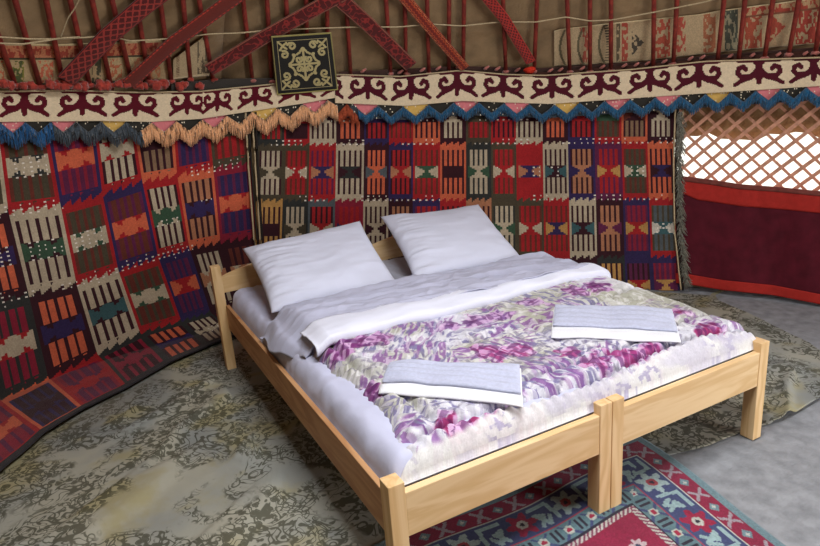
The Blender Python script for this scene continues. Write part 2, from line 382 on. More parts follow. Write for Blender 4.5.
# ------------------------------------------------------------------ WHITE FELT BAND with horn scrolls, trim and fringes
def horn(X, Y):
    """maroon where the scroll is; X in -1..1 across one repeat, Y 0..1 downwards"""
    A = np.abs(X)
    d = polyd(A, Y, [(0, 0), (0, .86)])-.150+.10*np.abs(Y-.35)
    d = np.minimum(d, polyd(A, Y, [(0, .30), (.12, .52), (.34, .66), (.60, .76), (.84, .92)])-.135+.07*A)
    d = np.minimum(d, polyd(A, Y, [(.36, .62), (.62, .62), (.74, .48), (.70, .30), (.54, .24), (.46, .34)])-.092)
    d = np.minimum(d, np.where(Y < .16, (A-.34+Y*1.2), 1))
    d = np.minimum(d, np.where(Y < .10, .42-np.abs(A-1.0)+Y*2-.3, 1)*1.)
    d = np.minimum(d, Y-.035)
    return d
m_band = mat('felt_applique', attr=True, rough=.95, nscale=70, namt=.07, bump=.3, bscale=220, sheen=.2)
def feltband(name, label, top, bot, centres, r, fringe, x0, x1, maroon=(74, 14, 30)):
    root = empty(name, cyl(theta(np.array(wallpt((x0+x1)/2, 100, r))), 1.2, r)); tag(root, label, 'felt band')
    NX = int((x1-x0)/1.05); NY = 40
    xe = np.linspace(x0, x1, NX+1); xc = (xe[1:]+xe[:-1])/2
    P = np.array([wallpt(xe, interp(xe, top)*(1-k)+interp(xe, bot)*k, r+.006*np.sin(xe*.05)) for k in np.linspace(0, 1, NY+1)])
    cs = np.array(centres, float); mids = (cs[1:]+cs[:-1])/2
    i = np.searchsorted(mids, xc); half = np.interp(cs, cs, np.gradient(cs))/2
    X = (xc-cs[i])/half[i]; Y = (np.arange(NY)+.5)/NY
    XX, YY = np.meshgrid(X, Y/.86); d = horn(XX, YY)
    # small light arms inside the stem
    c = np.broadcast_to(np.array((212, 194, 164.)), d.shape+(3,)).copy(); c[(d < 0) & (YY < 1)] = maroon
    c *= 1+.05*(RNG.random(c.shape[:2])[..., None]-.5)
    grid('felt_strip', P, m_band, c, root, .006, 1)
    # zig-zag patchwork trim under the felt
    per = 12.6
    tri = lambda x: 1-np.abs(((x/per) % 2)-1)           # depth of each downward point
    P = np.array([wallpt(xe, interp(xe, bot)-1+15*k, r+.012) for k in np.linspace(0, 1, 12)])
    n_ = np.floor(xc/(2*per)).astype(int)
    tc = np.zeros((11, NX, 3)); tt = tri(xc)
    cols = [(208, 120, 126), (46, 44, 40), (208, 120, 126), (46, 44, 40), (206, 168, 92), (46, 44, 40)]
    for yi in range(11):
        yy = yi/10
        cc = np.array([(58, 66, 74.) for k in n_]); ca = np.array([cols[k % 6] for k in n_])
        tc[yi] = np.where((yy < tt)[:, None], ca, cc)
    sp = RNG.random((11, NX)) > .96; tc[sp] = (226, 214, 190)
    grid('patchwork_trim', P, m_band, tc, root, .004, 1)
    # top cord
    t = np.linspace(x0, x1, int((x1-x0)/8)); b_ = bmesh.new(); tube(b_, wallpt(t, interp(t, top)-.5, r-.012), .005, 6)
    bmobj('edge_cord', b_, m_cord, root, True)
    for (fx0, fx1, rgb, fl_, nm) in fringe:
        b_ = bmesh.new(); x = fx0
        while x < fx1:
            k_ = tri(x); y0 = float(interp(x, bot))+1+10*k_
            p = np.array(wallpt(x, y0, r-.006)); a = float(theta(p)); L_ = fl_*random.uniform(.93, 1.06); sway = random.uniform(-.002, .002); dr = random.uniform(-.004, .010)
            pts = [cyl(np.array(a+sway*s_*s_), p[2]-L_*s_, r-.010+dr*(.3+s_)-.006*math.sin(s_*3)) for s_ in (0, .3, .65, 1)]
            tube(b_, pts, [.0032, .0036, .0034, .0022], 5); x += .62
        f_ = bmobj('fringe', b_, mat(nm, rgb, 1, nscale=150, namt=.25, sheen=.3), root, True); f_['label'] = nm.replace('_', ' ')
    return root
topL = [(-120, 96), (0, 92), (70, 91), (140, 93), (200, 92), (250, 87), (300, 82), (340, 76)]
botL = [(-120, 128), (0, 122), (100, 121), (150, 122), (200, 119), (260, 110), (300, 104), (340, 97)]
feltband('felt_band', 'left white felt band of maroon horn scrolls with blue, slate and peach fringes', topL, botL, [-82, -30, 24, 82, 135, 187, 217, 255, 297, 340], 3.035,
         [(-110, 52, (32, 84, 132), .085, 'deep_blue_fringe'), (52, 141, (66, 76, 86), .080, 'slate_grey_fringe'), (141, 337, (226, 170, 124), .095, 'peach_fringe')], -115, 338, (84, 12, 28))
topR = [(334, 75), (400, 77), (460, 71), (506, 75), (544, 76), (632, 70), (704, 62), (820, 58), (940, 50)]
botR = [(334, 103), (407, 106), (462, 101), (550, 104), (608, 100), (680, 95), (820, 86), (940, 78)]
feltband('felt_band', 'right white felt band of dark horn scrolls with a long blue zigzag fringe', topR, botR, [324, 367.6, 411, 457, 503, 552, 600, 650, 699, 759, 814, 868, 925], 3.03,
         [(358, 935, (30, 86, 124), .058, 'teal_blue_fringe')], 335, 935)
# dark peaked tuft hanging at the join
b_ = bmesh.new()
for k in range(70):
    x = 338+20*random.random(); y = 104+abs(x-347)*1.1; p = np.array(wallpt(x, y, 3.02)); a = float(theta(p)); L_ = .07*random.uniform(.8, 1.1)
    tube(b_, [cyl(np.array(a), p[2]-L_*s_, 3.03-.01*s_) for s_ in (0, .5, 1)], [.003, .005, .003], 5)
t_ = bmobj('tassel', b_, mat('orange_brown_wool', (150, 70, 46), 1, nscale=60, namt=.5), None, True); tag(t_, 'short orange brown tassel tuft where the two felt bands meet', 'tassel')

# ------------------------------------------------------------------ black embroidered square
def spiral(cx, cy, r, a0, turns, sx=1, n=26):
    return [(cx+sx*r*(1-.72*t)*math.cos(a0+turns*2*math.pi*t), cy+r*(1-.72*t)*math.sin(a0+turns*2*math.pi*t)) for t in np.linspace(0, 1, n)]
NQ = 110; XX, YY = np.meshgrid((np.arange(NQ)+.5)/NQ*2-1, (np.arange(NQ)+.5)/NQ*2-1); A, B = np.abs(XX), np.abs(YY)
d = np.minimum(polyd(A, B, spiral(.17, .17, .12, 2.6, 1.1)), polyd(A, B, [(0, .54), (0, 0), (.50, 0)]))
d = np.minimum(d, polyd(A, B, [(.50, .02), (.38, .12), (.33, .22)])); d = np.minimum(d, polyd(A, B, [(.02, .54), (.12, .40), (.22, .34)])); d = np.minimum(d, polyd(A, B, spiral(.32, .30, .05, 1, .8)))
d = np.minimum(d, polyd(A, B, spiral(.63, .36, .14, 1.2, 1.15))); d = np.minimum(d, polyd(A, B, spiral(.36, .63, .14, .4, 1.15)))
d = np.minimum(d, polyd(A, B, [(.80, .80), (.62, .62), (.54, .56)])); d = np.minimum(d, polyd(A, B, [(.76, .52), (.66, .66), (.52, .76)]))
c = np.broadcast_to(np.array((28, 28, 26.)), XX.shape+(3,)).copy(); c[d < .036] = (196, 184, 130)
e = np.maximum(A, B); c[(e > .81) & (e < .845)] = (188, 176, 126); c[e > .955] = (150, 142, 84)
q = [(271, 36), (331, 32), (338, 90), (277, 95)]
U, V = np.meshgrid(np.linspace(0, 1, NQ+1), np.linspace(0, 1, NQ+1))
px = (np.array(q[0])*(1-U)[..., None]+np.array(q[1])*U[..., None])*(1-V)[..., None]+(np.array(q[3])*(1-U)[..., None]+np.array(q[2])*U[..., None])*V[..., None]
P = roofpt(px[..., 0], px[..., 1], .13)
P = np.where((V < 2)[..., None], P, P)
pt = grid('embroidered_square', P, m_band, c, None, .006, 1); tag(pt, 'small black felt square embroidered with cream scrolls hanging over the left band', 'wall hanging')

# ------------------------------------------------------------------ strips of cloth behind the poles
def clothstrip(name, label, top, bot, x0, x1, fn, off=.004, cat='cloth strip'):
    NX, NY = int((x1-x0)*1.3), 44; xe = np.linspace(x0, x1, NX+1)
    P = np.array([roofpt(xe, interp(xe, top)*(1-k)+interp(xe, bot)*k, off) for k in np.linspace(0, 1, NY+1)])
    XX, YY = np.meshgrid((xe[1:]+xe[:-1])/2, (np.arange(NY)+.5)/NY); c = fn(XX, YY); c = c*.86+np.array((178, 152, 114.))*.18; c = c*(1+.12*(RNG.random(c.shape[:2])[..., None]-.5))
    o = grid(name, P, m_band, c, None, .003, 1); tag(o, label, cat); return o
def fL(X, Y):
    c = np.broadcast_to(np.array((188, 164, 122.)), X.shape+(3,)).copy()
    n = fbm(X*.45, Y*14, 3, 2)
    top = Y < .32; c[top] = (196, 120, 84); c[top & (n > .52)] = (160, 52, 40); c[(np.abs(Y-.34) < .025) | (np.abs(Y-.95) < .03)] = (52, 46, 30); c[Y < .04] = (180, 160, 120)
    body = (Y > .38) & (Y < .92)
    for (a, b, col, k) in ((-40, 4, (196, 92, 58), .5), (12, 24, (120, 122, 40), .45), (13, 22, (60, 76, 34), .56), (38, 53, (204, 96, 68), .47), (92, 101, (60, 62, 46), .5), (108, 122, (186, 96, 62), .58), (128, 160, (196, 118, 80), .5), (-120, -60, (60, 76, 34), .5)):
        c[body & (X > a) & (X < b) & (n > k)] = col
    return c
clothstrip('embroidered_strip', 'long pale embroidered strip with a red top border behind the left poles', [(-120, 50), (0, 43), (60, 44), (160, 40), (172, 44)], [(-120, 96), (0, 88), (120, 84), (172, 84)], -118, 171, fL)
def fP(X, Y):
    c = np.broadcast_to(np.array((176, 158, 124.)), X.shape+(3,)).copy(); c[(np.abs(X-178) < 1.5) & ((Y*14) % 1 < .5)] = (92, 66, 48); c[(X > 197) & (fbm(X*.5, Y*6, 4) > .5)] = (86, 76, 60); c[Y > .94] = (200, 186, 150); return c
clothstrip('linen_patch', 'plain pale linen patch hanging between the second and third woven straps', [(172, 60), (203, 37), (208, 37)], [(172, 79), (212, 75)], 173, 209, fP, .03, 'cloth patch')
def fR(X, Y):
    c = np.broadcast_to(np.array((186, 164, 128.)), X.shape+(3,)).copy(); n = vn(X*.55, Y*12, 6)
    def area(a, b, col, k): c[(X > a) & (X < b) & (n > k)] = col
    for xc in (560, 578, 599): c[np.abs(X-xc-8*(Y-.5)**2*3) < 1.2] = (90, 84, 60)
    c[(np.abs(X-582-5*np.sin(Y*3)) < 3) & (n > .5)] = (168, 70, 56); c[(np.abs(X-605-4*np.sin(Y*3)) < 2.5) & ((Y*15) % 1 > .5)] = (60, 54, 42)
    area(616, 620, (80, 70, 52), .45); area(622, 628, (170, 60, 48), .4)
    tri_ = np.abs(Y-.5)*12+np.abs(X-639)*0; c[(X > 632) & (X < 644) & (np.abs(Y-.55) < (644-X)/12*.3) & (n > .3)] = (50, 46, 40)
    area(655, 670, (176, 66, 48), .42); area(676, 686, (176, 62, 50), .42); area(703, 716, (166, 92, 60), .42)
    c[(X > 725) & (X < 738)] = (56, 66, 58); area(725, 738, (150, 146, 120), .66)
    area(745, 762, (168, 66, 44), .38); c[(X > 768) & (X < 786) & (np.abs(Y-.55) < (786-X)/18*.36)] = (170, 58, 44); area(768, 786, (190, 160, 122), .72)
    area(796, 816, (164, 46, 36), .34); area(816, 900, (170, 60, 48), .45)
    bt = (X > 742) & (Y < .2); c[bt] = (186, 150, 110); c[bt & (n > .5)] = (168, 52, 40); c[(X > 742) & (np.abs(Y-.22) < .02)] = (120, 60, 40)
    c[(Y < .03) | (Y > .97)] = (196, 178, 140); return c
clothstrip('embroidered_strip', 'long pale embroidered strip with red and green motifs behind the right poles', [(553, 31), (560, 29), (610, 23), (650, 19), (700, 14), (722, 10), (760, 5), (800, 0), (820, -3), (900, -16)],
           [(553, 66), (610, 63), (650, 60), (700, 54), (760, 48), (820, 43), (900, 34)], 554, 895, fR)
# dark felt edging behind the band
clothstrip('dark_felt_strip', 'black felt strip showing just above the left band near the embroidered square', [(170, 84), (215, 79), (270, 78), (276, 79)], [(170, 96), (270, 90), (276, 89)], 171, 276,
           lambda X, Y: np.broadcast_to(np.array((38, 38, 40.)), X.shape+(3,)).copy(), .05)
clothstrip('dark_felt_strip', 'dark maroon felt strip showing just above the right band', [(338, 72), (460, 66), (540, 68), (640, 62), (700, 56), (820, 47), (930, 38)], [(338, 80), (540, 82), (700, 68), (820, 64), (930, 56)], 339, 925,
           lambda X, Y: np.broadcast_to(np.array((52, 24, 24.)), X.shape+(3,)).copy(), .03)

# ------------------------------------------------------------------ ROOF POLES
ORD = 'first second third fourth fifth sixth seventh eighth ninth tenth eleventh twelfth thirteenth fourteenth fifteenth sixteenth seventeenth eighteenth nineteenth twentieth twenty-first twenty-second twenty-third twenty-fourth twenty-fifth twenty-sixth twenty-seventh twenty-eighth twenty-ninth thirtieth thirty-first thirty-second thirty-third thirty-fourth thirty-fifth thirty-sixth'.split()
m_pole = wood('red_painted_wood', (144, 56, 46), (118, 44, 38), 2)
poles = [(17, 84, -14), (42, 86, 15), (64, 81, 46), (91, 84, 70), (112, 84, 92), (133, 81, 112), (150, 80, 136), (172, 80, 160), (191, 78, 183), (214, 78, 199), (253, 79, 243), (272, 80, 267), (291, 78, 286), (308, 76, 306),
         (328, 76, 327), (351, 74, 346), (391, 72, 386), (406, 72, 405), (429, 72, 427), (449, 72, 449), (463, 71, 464), (506, 70, 503), (534, 70, 537), (570, 70, 567), (590, 70, 590), (611, 69, 611), (653, 66, 654),
         (673, 62, 677), (717, 60, 724), (738, 60, 745), (764, 56, 773), (788, 52, 799), (815, 50, 823)]
m_rag = mat('pink_rag', (176, 108, 100), 1, nscale=50, namt=.3, sheen=.3); m_redrag = mat('red_rag', (158, 60, 50), 1, nscale=50, namt=.3, sheen=.3)
for i, (bx_, by_, tx_) in enumerate(poles):
    p0 = np.array(roofpt(bx_, by_+6, .035)); p1 = np.array(roofpt(tx_, 0, .035)); a1 = float(theta(p1)); a0 = float(theta(p0))
    pm = (p0+p1)/2
    aend = a1+(a1-a0)*1.5
    p2 = cyl(np.array(a1+(a1-a0)*.45), 2.05, RW-.03-RK*(2.03-RZ0)); p3 = cyl(np.array(aend), 2.90, .78)
    pts = [p0, pm, p1, p2, p2*.66+p3*.34+np.array([0, 0, .015]), p2*.33+p3*.67+np.array([0, 0, .01]), p3]
    b_ = bmesh.new(); tube(b_, pts, [.012, .0125, .013, .014, .014, .013, .011], 8, flat=.8)
    root = empty('roof_pole', p0); tag(root, 'thin red roof pole above the felt band, %s pole from the left' % ORD[i], 'pole', 'red roof poles over the felt ceiling')
    bmobj('pole', b_, m_pole, root, True)
    b_ = bmesh.new(); q_ = p0+(p1-p0)*.06; n_ = np.array([CX-q_[0], CY-q_[1], 0]); n_ /= np.linalg.norm(n_)
    lump(b_, q_+n_*.008, .022, .022, .013, i, .4); bmobj('cloth_tie', b_, m_redrag if bx_ < 240 else m_rag, root, True)

# crumpled red cloth knots and pale knots along the top of the band
kx = [4, 10, 24, 32, 50, 57, 66, 76, 84, 100, 106, 119, 126, 139, 144, 156, 164, 180, 184, 200]
for i, x in enumerate(sorted(kx)):
    b_ = bmesh.new(); y = 85+random.uniform(-1.5, 1.5); p = roofpt(x, y, .075); s_ = random.uniform(.016, .024); lump(b_, p, s_*1.2, s_, s_*1.1, i+30, .5, 3)
    o = bmobj('cloth_knot', b_, m_redrag, None, True); tag(o, 'crumpled red cloth knot above the left felt band, %s from the left' % ORD[i], 'cloth knot', 'red cloth knots above the left band')
kx = [361, 398, 420, 436, 456, 484, 495, 515, 548, 558, 580, 600, 622, 634, 645, 662, 688, 700, 728, 750, 776, 803]
for i, x in enumerate(kx):
    b_ = bmesh.new(); y = float(interp(x, topR))-3.5; p = np.array(roofpt(x, y, .06)); q_ = np.array(roofpt(x+5, y-3.5, .06)); tube(b_, [p, p*.6+q_*.4, q_], [.007, .010, .006], 7)
    o = bmobj('cord_knot', b_, m_rag, None, True); tag(o, 'small pale pink cord knot above the right felt band, %s from the left' % ORD[i], 'cord knot', 'pale cord knots above the right band')
b_ = bmesh.new(); lump(b_, np.array(roofpt(530, 70, .11)), .036, .036, .020, 3, .35, 3)
tag(bmobj('cloth_bundle', b_, mat('scarlet_cloth', (200, 52, 34), .9, nscale=30, namt=.25), None, True), 'bright scarlet cloth bundle at the foot of the rightmost woven strap', 'cloth bundle')

# ------------------------------------------------------------------ woven straps crossing the poles
def strap(label, line, w, style, ext=True):
    A = np.array(line, float); n = 120; s = np.linspace(0, len(A)-1, n); x = np.interp(s, range(len(A)), A[:, 0]); y = np.interp(s, range(len(A)), A[:, 1])
    Q = roofpt(x, y, .085); T = np.gradient(Q, axis=0); T /= np.linalg.norm(T, axis=1)[:, None]
    N_ = np.stack([CX-Q[:, 0], CY-Q[:, 1], -RK*.8*np.hypot(CX-Q[:, 0], CY-Q[:, 1])], -1); N_ /= np.linalg.norm(N_, axis=1)[:, None]
    Wd = np.cross(T, N_); L_ = np.concatenate([[0], np.cumsum(np.linalg.norm(np.diff(Q, axis=0), axis=1))])
    m_ = 24; nn = max(60, int(L_[-1]/.0045)); l = np.linspace(0, L_[-1], nn+1)
    def I(Z): return np.stack([np.interp(l, L_, Z[:, k]) for k in range(3)], -1)
    Qi, Wi, Ni = I(Q), I(Wd), I(N_); v = np.linspace(-1, 1, m_+1)
    P = np.stack([Qi+Wi*(w/2)*k+Ni*(.004*math.sin((k+1)*1.57)) for k in v])
    lc = (l[1:]+l[:-1])/2/w; vc = (v[1:]+v[:-1])/2; X, Y = np.meshgrid(lc, vc); a = np.abs(Y)
    base = np.array((84, 26, 26.)); c = np.broadcast_to(base, X.shape+(3,)).copy()
    t = np.abs((X % 1)-.5)*2
    if style == 0:
        c[np.abs(a-(1-t)*.8) < .10] = (156, 56, 48); c[np.abs(a-t*.8) < .10] = (156, 56, 48); c[(np.abs(a-.86) < .05)] = (150, 52, 44)
    elif style == 1:
        c[:] = (108, 42, 34); z = np.abs(((X*3) % 1)-.5)*2; c[(a > .72) & (a < .74+.2*z)] = (190, 62, 48)
    elif style == 2:
        n = np.abs(vn(X*3.5, Y*2.4, 3)-.5); c[n < .09] = (142, 44, 40); c[(a > .80)] = (150, 92, 72); c[a > .90] = (120, 62, 52)
    elif style == 3:
        c[:] = (118, 36, 28); z = np.abs(((X*2.5) % 1)-.5)*2; c[np.abs(a-.25-.3*z) < .12] = (176, 74, 40); c[(a > .7) & (((X*5) % 1) > .5)] = (196, 120, 76); c[a > .92] = (150, 44, 34)
    else:
        c[np.abs(a-t*.7) < .16] = (176, 50, 42); c[np.abs(a-(1-t)*.7) < .1] = (176, 50, 42); c[a > .86] = (170, 44, 36)
    o = grid('woven_strap', P, m_band, c, None, .005, 1); tag(o, label, 'strap', 'woven straps tying the roof poles'); return o
strap('wide red woven strap of diamond lattice, leftmost of the six diagonal straps', [(66, 80), (108, 36), (142, 7), (175, -18), (196, -36)], .098, 0)
strap('brown woven strap with red toothed edges, second from the left', [(128, 84), (175, 41), (212, 14), (250, -14), (280, -36)], .080, 1)
strap('dark red woven strap of curling pattern rising right behind the black square', [(209, 70), (262, 38), (300, 17), (345, -8), (385, -34)], .088, 2)
strap('dark red woven strap falling right from the middle of the frame top', [(298, -34), (332, -8), (368, 24), (411, 66)], .088, 2)
strap('narrow orange red woven strap with a stitched dotted edge', [(376, -36), (398, -10), (430, 28), (465, 68)], .062, 3)
strap('bright red woven strap of small diamonds ending at the scarlet bundle', [(462, -36), (478, -14), (504, 18), (531, 62)], .060, 4)

# ------------------------------------------------------------------ white cords tied across the poles
def cord(label, line, off=.06, rad=.0042):
    A = np.array(line, float); s = np.linspace(0, len(A)-1, len(A)*5); x = np.interp(s, range(len(A)), A[:, 0]); y = np.interp(s, range(len(A)), A[:, 1])
    b_ = bmesh.new(); tube(b_, roofpt(x, y, off), rad, 6)
    tag(bmobj('cord', b_, m_cord, None, True), label, 'cord')
cord('thin pale cord running across all the roof poles from left to right', [(-60, 36), (0, 37), (30, 39), (60, 39), (110, 36), (130, 41), (165, 39), (210, 34), (240, 33), (270, 30), (300, 29), (330, 28), (355, 27), (400, 27), (430, 24), (462, 26), (500, 22), (536, 22), (566, 17), (590, 21), (612, 20), (650, 13), (700, 3), (760, -12)])
cord('short pale cord crossing just below the long one at the far left', [(-40, 42), (24, 44), (44, 41), (62, 38), (80, 37)], .07)
cord('short pale cord slanting up between the left poles', [(60, 39), (68, 18), (75, 8), (82, -6)], .07, .003)

# ------------------------------------------------------------------ FLOOR CLOTH with vine print
def poly_rows(left, right, n): pass
# outline in world coordinates: the right/front edge and the wall side edge
def floralmat():
    m = bpy.data.materials.new('vine_print_cloth'); m.use_nodes = True; N = m.node_tree.nodes; L = m.node_tree.links; b = N['Principled BSDF']; b.inputs['Roughness'].default_value = .8; b.inputs['Specular IOR Level'].default_value = .25
    tc = N.new('ShaderNodeTexCoord'); V0 = tc.outputs['Object']
    def noise(sc, det=2, dist=0., off=(0, 0, 0), rough=.5):
        mp = N.new('ShaderNodeMapping'); mp.inputs['Location'].default_value = off; L.new(V0, mp.inputs[0]); n = N.new('ShaderNodeTexNoise'); n.inputs['Scale'].default_value = sc; n.inputs['Detail'].default_value = det; n.inputs['Distortion'].default_value = dist; n.inputs['Roughness'].default_value = rough
        L.new(mp.outputs[0], n.inputs['Vector']); return n.outputs['Fac']
    def rng(s, a, b_, c=0., d=1.):
        r = N.new('ShaderNodeMapRange'); r.interpolation_type = 'SMOOTHSTEP'; r.inputs['From Min'].default_value = a; r.inputs['From Max'].default_value = b_; r.inputs['To Min'].default_value = c; r.inputs['To Max'].default_value = d; L.new(s, r.inputs['Value']); return r.outputs[0]
    def op(o, a, b_=None):
        x = N.new('ShaderNodeMath'); x.operation = o
        for i, v in enumerate((a, b_)):
            if v is None: continue
            if isinstance(v, (int, float)): x.inputs[i].default_value = v
            else: L.new(v, x.inputs[i])
        return x.outputs[0]
    def mix(f, a, b_):
        x = N.new('ShaderNodeMix'); x.data_type = 'RGBA'; L.new(f, x.inputs['Factor'])
        for k, v in (('A', a), ('B', b_)):
            if isinstance(v, tuple): x.inputs[k].default_value = (*lin(v), 1)
            else: L.new(v, x.inputs[k])
        return x.outputs['Result']
    sideways = N.new('ShaderNodeSeparateXYZ'); L.new(V0, sideways.inputs[0])
    base = mix(rng(noise(1.5, 4, .6), .38, .62), (160, 158, 144), (134, 138, 136))
    clus = rng(noise(3.4, 4, 1.0, (3, 1, 0)), .41, .49)
    yel = rng(noise(3.6, 5, .15, (5, 2, 0)), .50, .64, 0, .65)
    c = mix(yel, base, (148, 138, 92))
    def lines(sc, w, off, freq):
        n = noise(sc, 1, 1.3, off); s = op('ABSOLUTE', op('SINE', op('MULTIPLY', n, freq))); return rng(s, w, w*.45)
    vine = op('MAXIMUM', lines(6, .42, (0, 0, 0), 22), lines(11, .50, (7, 3, 0), 16))
    vor = N.new('ShaderNodeTexVoronoi'); vor.inputs['Scale'].default_value = 34; vor.inputs['Randomness'].default_value = 1; vor.feature = 'F1'; L.new(V0, vor.inputs['Vector'])
    leaf = op('MULTIPLY', rng(vor.outputs['Distance'], .42, .30), rng(noise(7, 2, .4, (9, 9, 0)), .47, .51))
    ring = op('MULTIPLY', rng(op('ABSOLUTE', op('SUBTRACT', vor.outputs['Distance'], .42)), .10, .05), rng(noise(5, 2, .4, (2, 9, 0)), .48, .54))
    mk = op('MULTIPLY', op('MAXIMUM', op('MAXIMUM', vine, leaf), ring), clus)
    c = mix(op('MULTIPLY', mk, .80), c, (54, 54, 38))
    dirt = rng(noise(1.1, 4, .3, (1, 5, 0)), .52, .68, 0, .45); c = mix(dirt, c, (116, 106, 92))
    L.new(c, b.inputs['Base Color'])
    bp = N.new('ShaderNodeBump'); bp.inputs['Strength'].default_value = .35; bp.inputs['Distance'].default_value = .02; L.new(noise(6, 4, .4), bp.inputs['Height']); L.new(bp.outputs[0], b.inputs['Normal']); return m
m_flo = floralmat()
# built as strips between a near edge and the wall, over the angle round the tent
NXf, NYf = 260, 220
gx = np.linspace(-2.6, 3.1, NXf); rows = []
near = [(-2.6, -2.4), (-.2, -2.4), (.0, -.9), (.05, -.25), (.40, .02), (1.19, .12), (1.40, .07), (1.64, .06), (1.80, .02), (2.11, .04), (2.45, .12), (2.62, .40), (2.75, .78), (2.86, 1.1), (2.93, 1.18), (3.1, 1.2)]
yn = interp(gx, near); yf = CY+np.sqrt(np.maximum(3.05**2-(gx-CX)**2, .3**2)); yf = np.maximum(yf, yn+.03)
T_ = np.linspace(0, 1, NYf)[::-1]
PX = np.tile(gx, (NYf, 1)); PY = yn[None]*(1-T_[:, None])+yf[None]*T_[:, None]
cc_ = -.55*PX+.80*PY; aa_ = .80*PX+.55*PY; rid = np.abs(fbm(cc_*4.2+3, aa_*.9+4, 12, 3)-.5)
Zf = .004+.030*ss(.07, .0, rid)*ss(.40, .6, fbm(PX*1.2, PY*1.2, 5, 2))+.016*fbm(cc_*7, aa_*2, 14, 3)
inb = (PX > -.1) & (PX < 1.75) & (PY > -.1) & (PY < 2.2); Zf = np.where(inb, .004, Zf); dc_ = np.hypot(PX-CX, PY-CY); Zf = .004+(Zf-.004)*np.where(PX < 1, ss(2.85, 2.5, dc_), ss(2.95, 2.7, dc_))*(1-.75*((PX < 1) & (dc_ > 2.35)))
Zf *= ss(0, .02, 1-T_)[:, None]*.6+.4
edge = ss(.10, .0, np.abs(PY-yn[None]))*((PX > 1.1))*.010; Zf = Zf+edge*.6*(vn(PX*9, PY*0, 3))
ff = grid('floor_cloth', np.stack([PX, PY, Zf], -1), m_flo, None, None, .002, 1); tag(ff, 'creased pale floor cloth printed with olive vines spread under the bed', 'floor covering')

# ------------------------------------------------------------------ RED AND BLUE CARPET
RES = .0055; W_, H_ = 1.20, 1.75
nx, ny = int(W_/RES), int(H_/RES)
X, Y = np.meshgrid((np.arange(nx)+.5)*RES, (np.arange(ny)+.5)*RES)
e = np.minimum(np.minimum(X, W_-X), np.minimum(Y, H_-Y))
vert = np.minimum(X, W_-X) < np.minimum(Y, H_-Y)      # which side the border belongs to
s = np.where(vert, Y, X)
c = np.zeros(X.shape+(3,)); TEAL = (104, 130, 140); BLUE = (60, 68, 108); CR = (130, 30, 62); CREAM = (176, 178, 172); DK = (40, 36, 52)
def put(m_, col): c[m_] = col
put(e < .035, TEAL); put((e >= .035) & (e < .105), CR); put((e >= .105) & (e < .112), CREAM); put((e >= .112) & (e < .235), BLUE); put((e >= .235) & (e < .242), (150, 60, 80))
put((e >= .242) & (e < .315), (88, 116, 124)); put((e >= .315) & (e < .322), DK); put((e >= .322) & (e < .345), CREAM); put(e >= .345, CR)
# outer crimson guard: little diamonds and hooks
a = (s/.07) % 1-.5; b2 = (e-.07)/.035; dd = np.abs(a)*2+np.abs(b2)
g = (e >= .04) & (e < .10)
put(g & (np.floor(s/.07) % 2 == 0) & (dd < .62), TEAL); put(g & (np.floor(s/.07) % 2 == 0) & (dd < .25), CREAM); put(g & (np.floor(s/.07) % 2 == 1) & (np.abs(np.abs(a)*2-np.abs(b2)*.8) < .22) & (np.abs(a) < .4), (150, 140, 150))
# main blue border: crimson flowers, cream brackets, pale rosettes
per = .42; q = (s % per)/per; bb = (e-.1735)/.0615
def flower(qc, col, cc, rad=.30):
    xx = (q-qc)*per/.0615; r_ = np.hypot(xx, bb); an = np.arctan2(bb, xx); put((e > .116) & (e < .231) & (r_ < .78+.22*np.cos(an*6)), col); put((e > .116) & (e < .231) & (r_ < .34), cc); put((e > .116) & (e < .231) & (r_ < .14), DK)
flower(.15, (140, 28, 62), CREAM); flower(.62, (150, 170, 172), (150, 60, 70))
for qc, sg in ((.38, 1), (.88, -1)):
    xx = (q-qc)*per/.0615*sg; z = (e > .118) & (e < .229)
    put(z & (np.minimum(polyd(xx, bb, [(-.7, -.7), (.5, -.75), (.65, .6)]), polyd(xx, bb, [(-.6, .7), (-.1, .0), (-.6, -.2), (-.1, .75), (.2, .2)])) < .13), (140, 166, 170))
# inner teal guard
a = (s/.11) % 1-.5; b2 = (e-.2785)/.036; g = (e > .245) & (e < .312)
put(g & (np.abs(np.abs(a)*3.2-np.abs(b2)) < .22), BLUE); put(g & (np.hypot(a*3, b2) < .5), (170, 176, 170)); put(g & (np.hypot(a*3, b2) < .28), (150, 40, 66)); put(g & (np.abs(np.abs(a)-.42) < .05) & (np.abs(b2) < .7), DK)
g = (e >= .322) & (e < .345); put(g & (((s/.02+(e-.322)/.023) % 1) > .5), (120, 60, 84))
# field motifs
g = e > .36
for (mx_, my_, rr_, col) in ((.60, .52, .055, (110, 150, 158)), (.46, .46, .028, (110, 150, 158)), (.76, .47, .035, (176, 160, 166)), (.60, .80, .15, (104, 130, 136)), (.60, .80, .09, CR), (.60, .80, .045, (150, 160, 160)), (.78, .62, .03, (110, 150, 158)), (.43, .62, .03, (176, 160, 166)), (.60, 1.2, .13, (104, 130, 136)), (.60, 1.2, .07, CR)):
    an = np.arctan2(Y-my_, X-mx_); put(g & (np.hypot(X-mx_, Y-my_) < rr_*(.85+.18*np.cos(an*8))), col)
    put(g & (np.hypot(X-mx_, Y-my_) < rr_*.35), (58, 60, 90))
c *= (1+.14*(RNG.random(X.shape)[..., None]-.5))*(1+.22*(fbm(X*6, Y*6, 3)[..., None]-.5))
ang = R(-4.5); gx = np.linspace(0, W_, nx+1); gy = np.linspace(0, H_, ny+1); GX, GY = np.meshgrid(gx, gy)
bend = .03*ss(.0, .6, GY)*np.sin(GY*3)*0
lx = GX-W_; ly = -GY
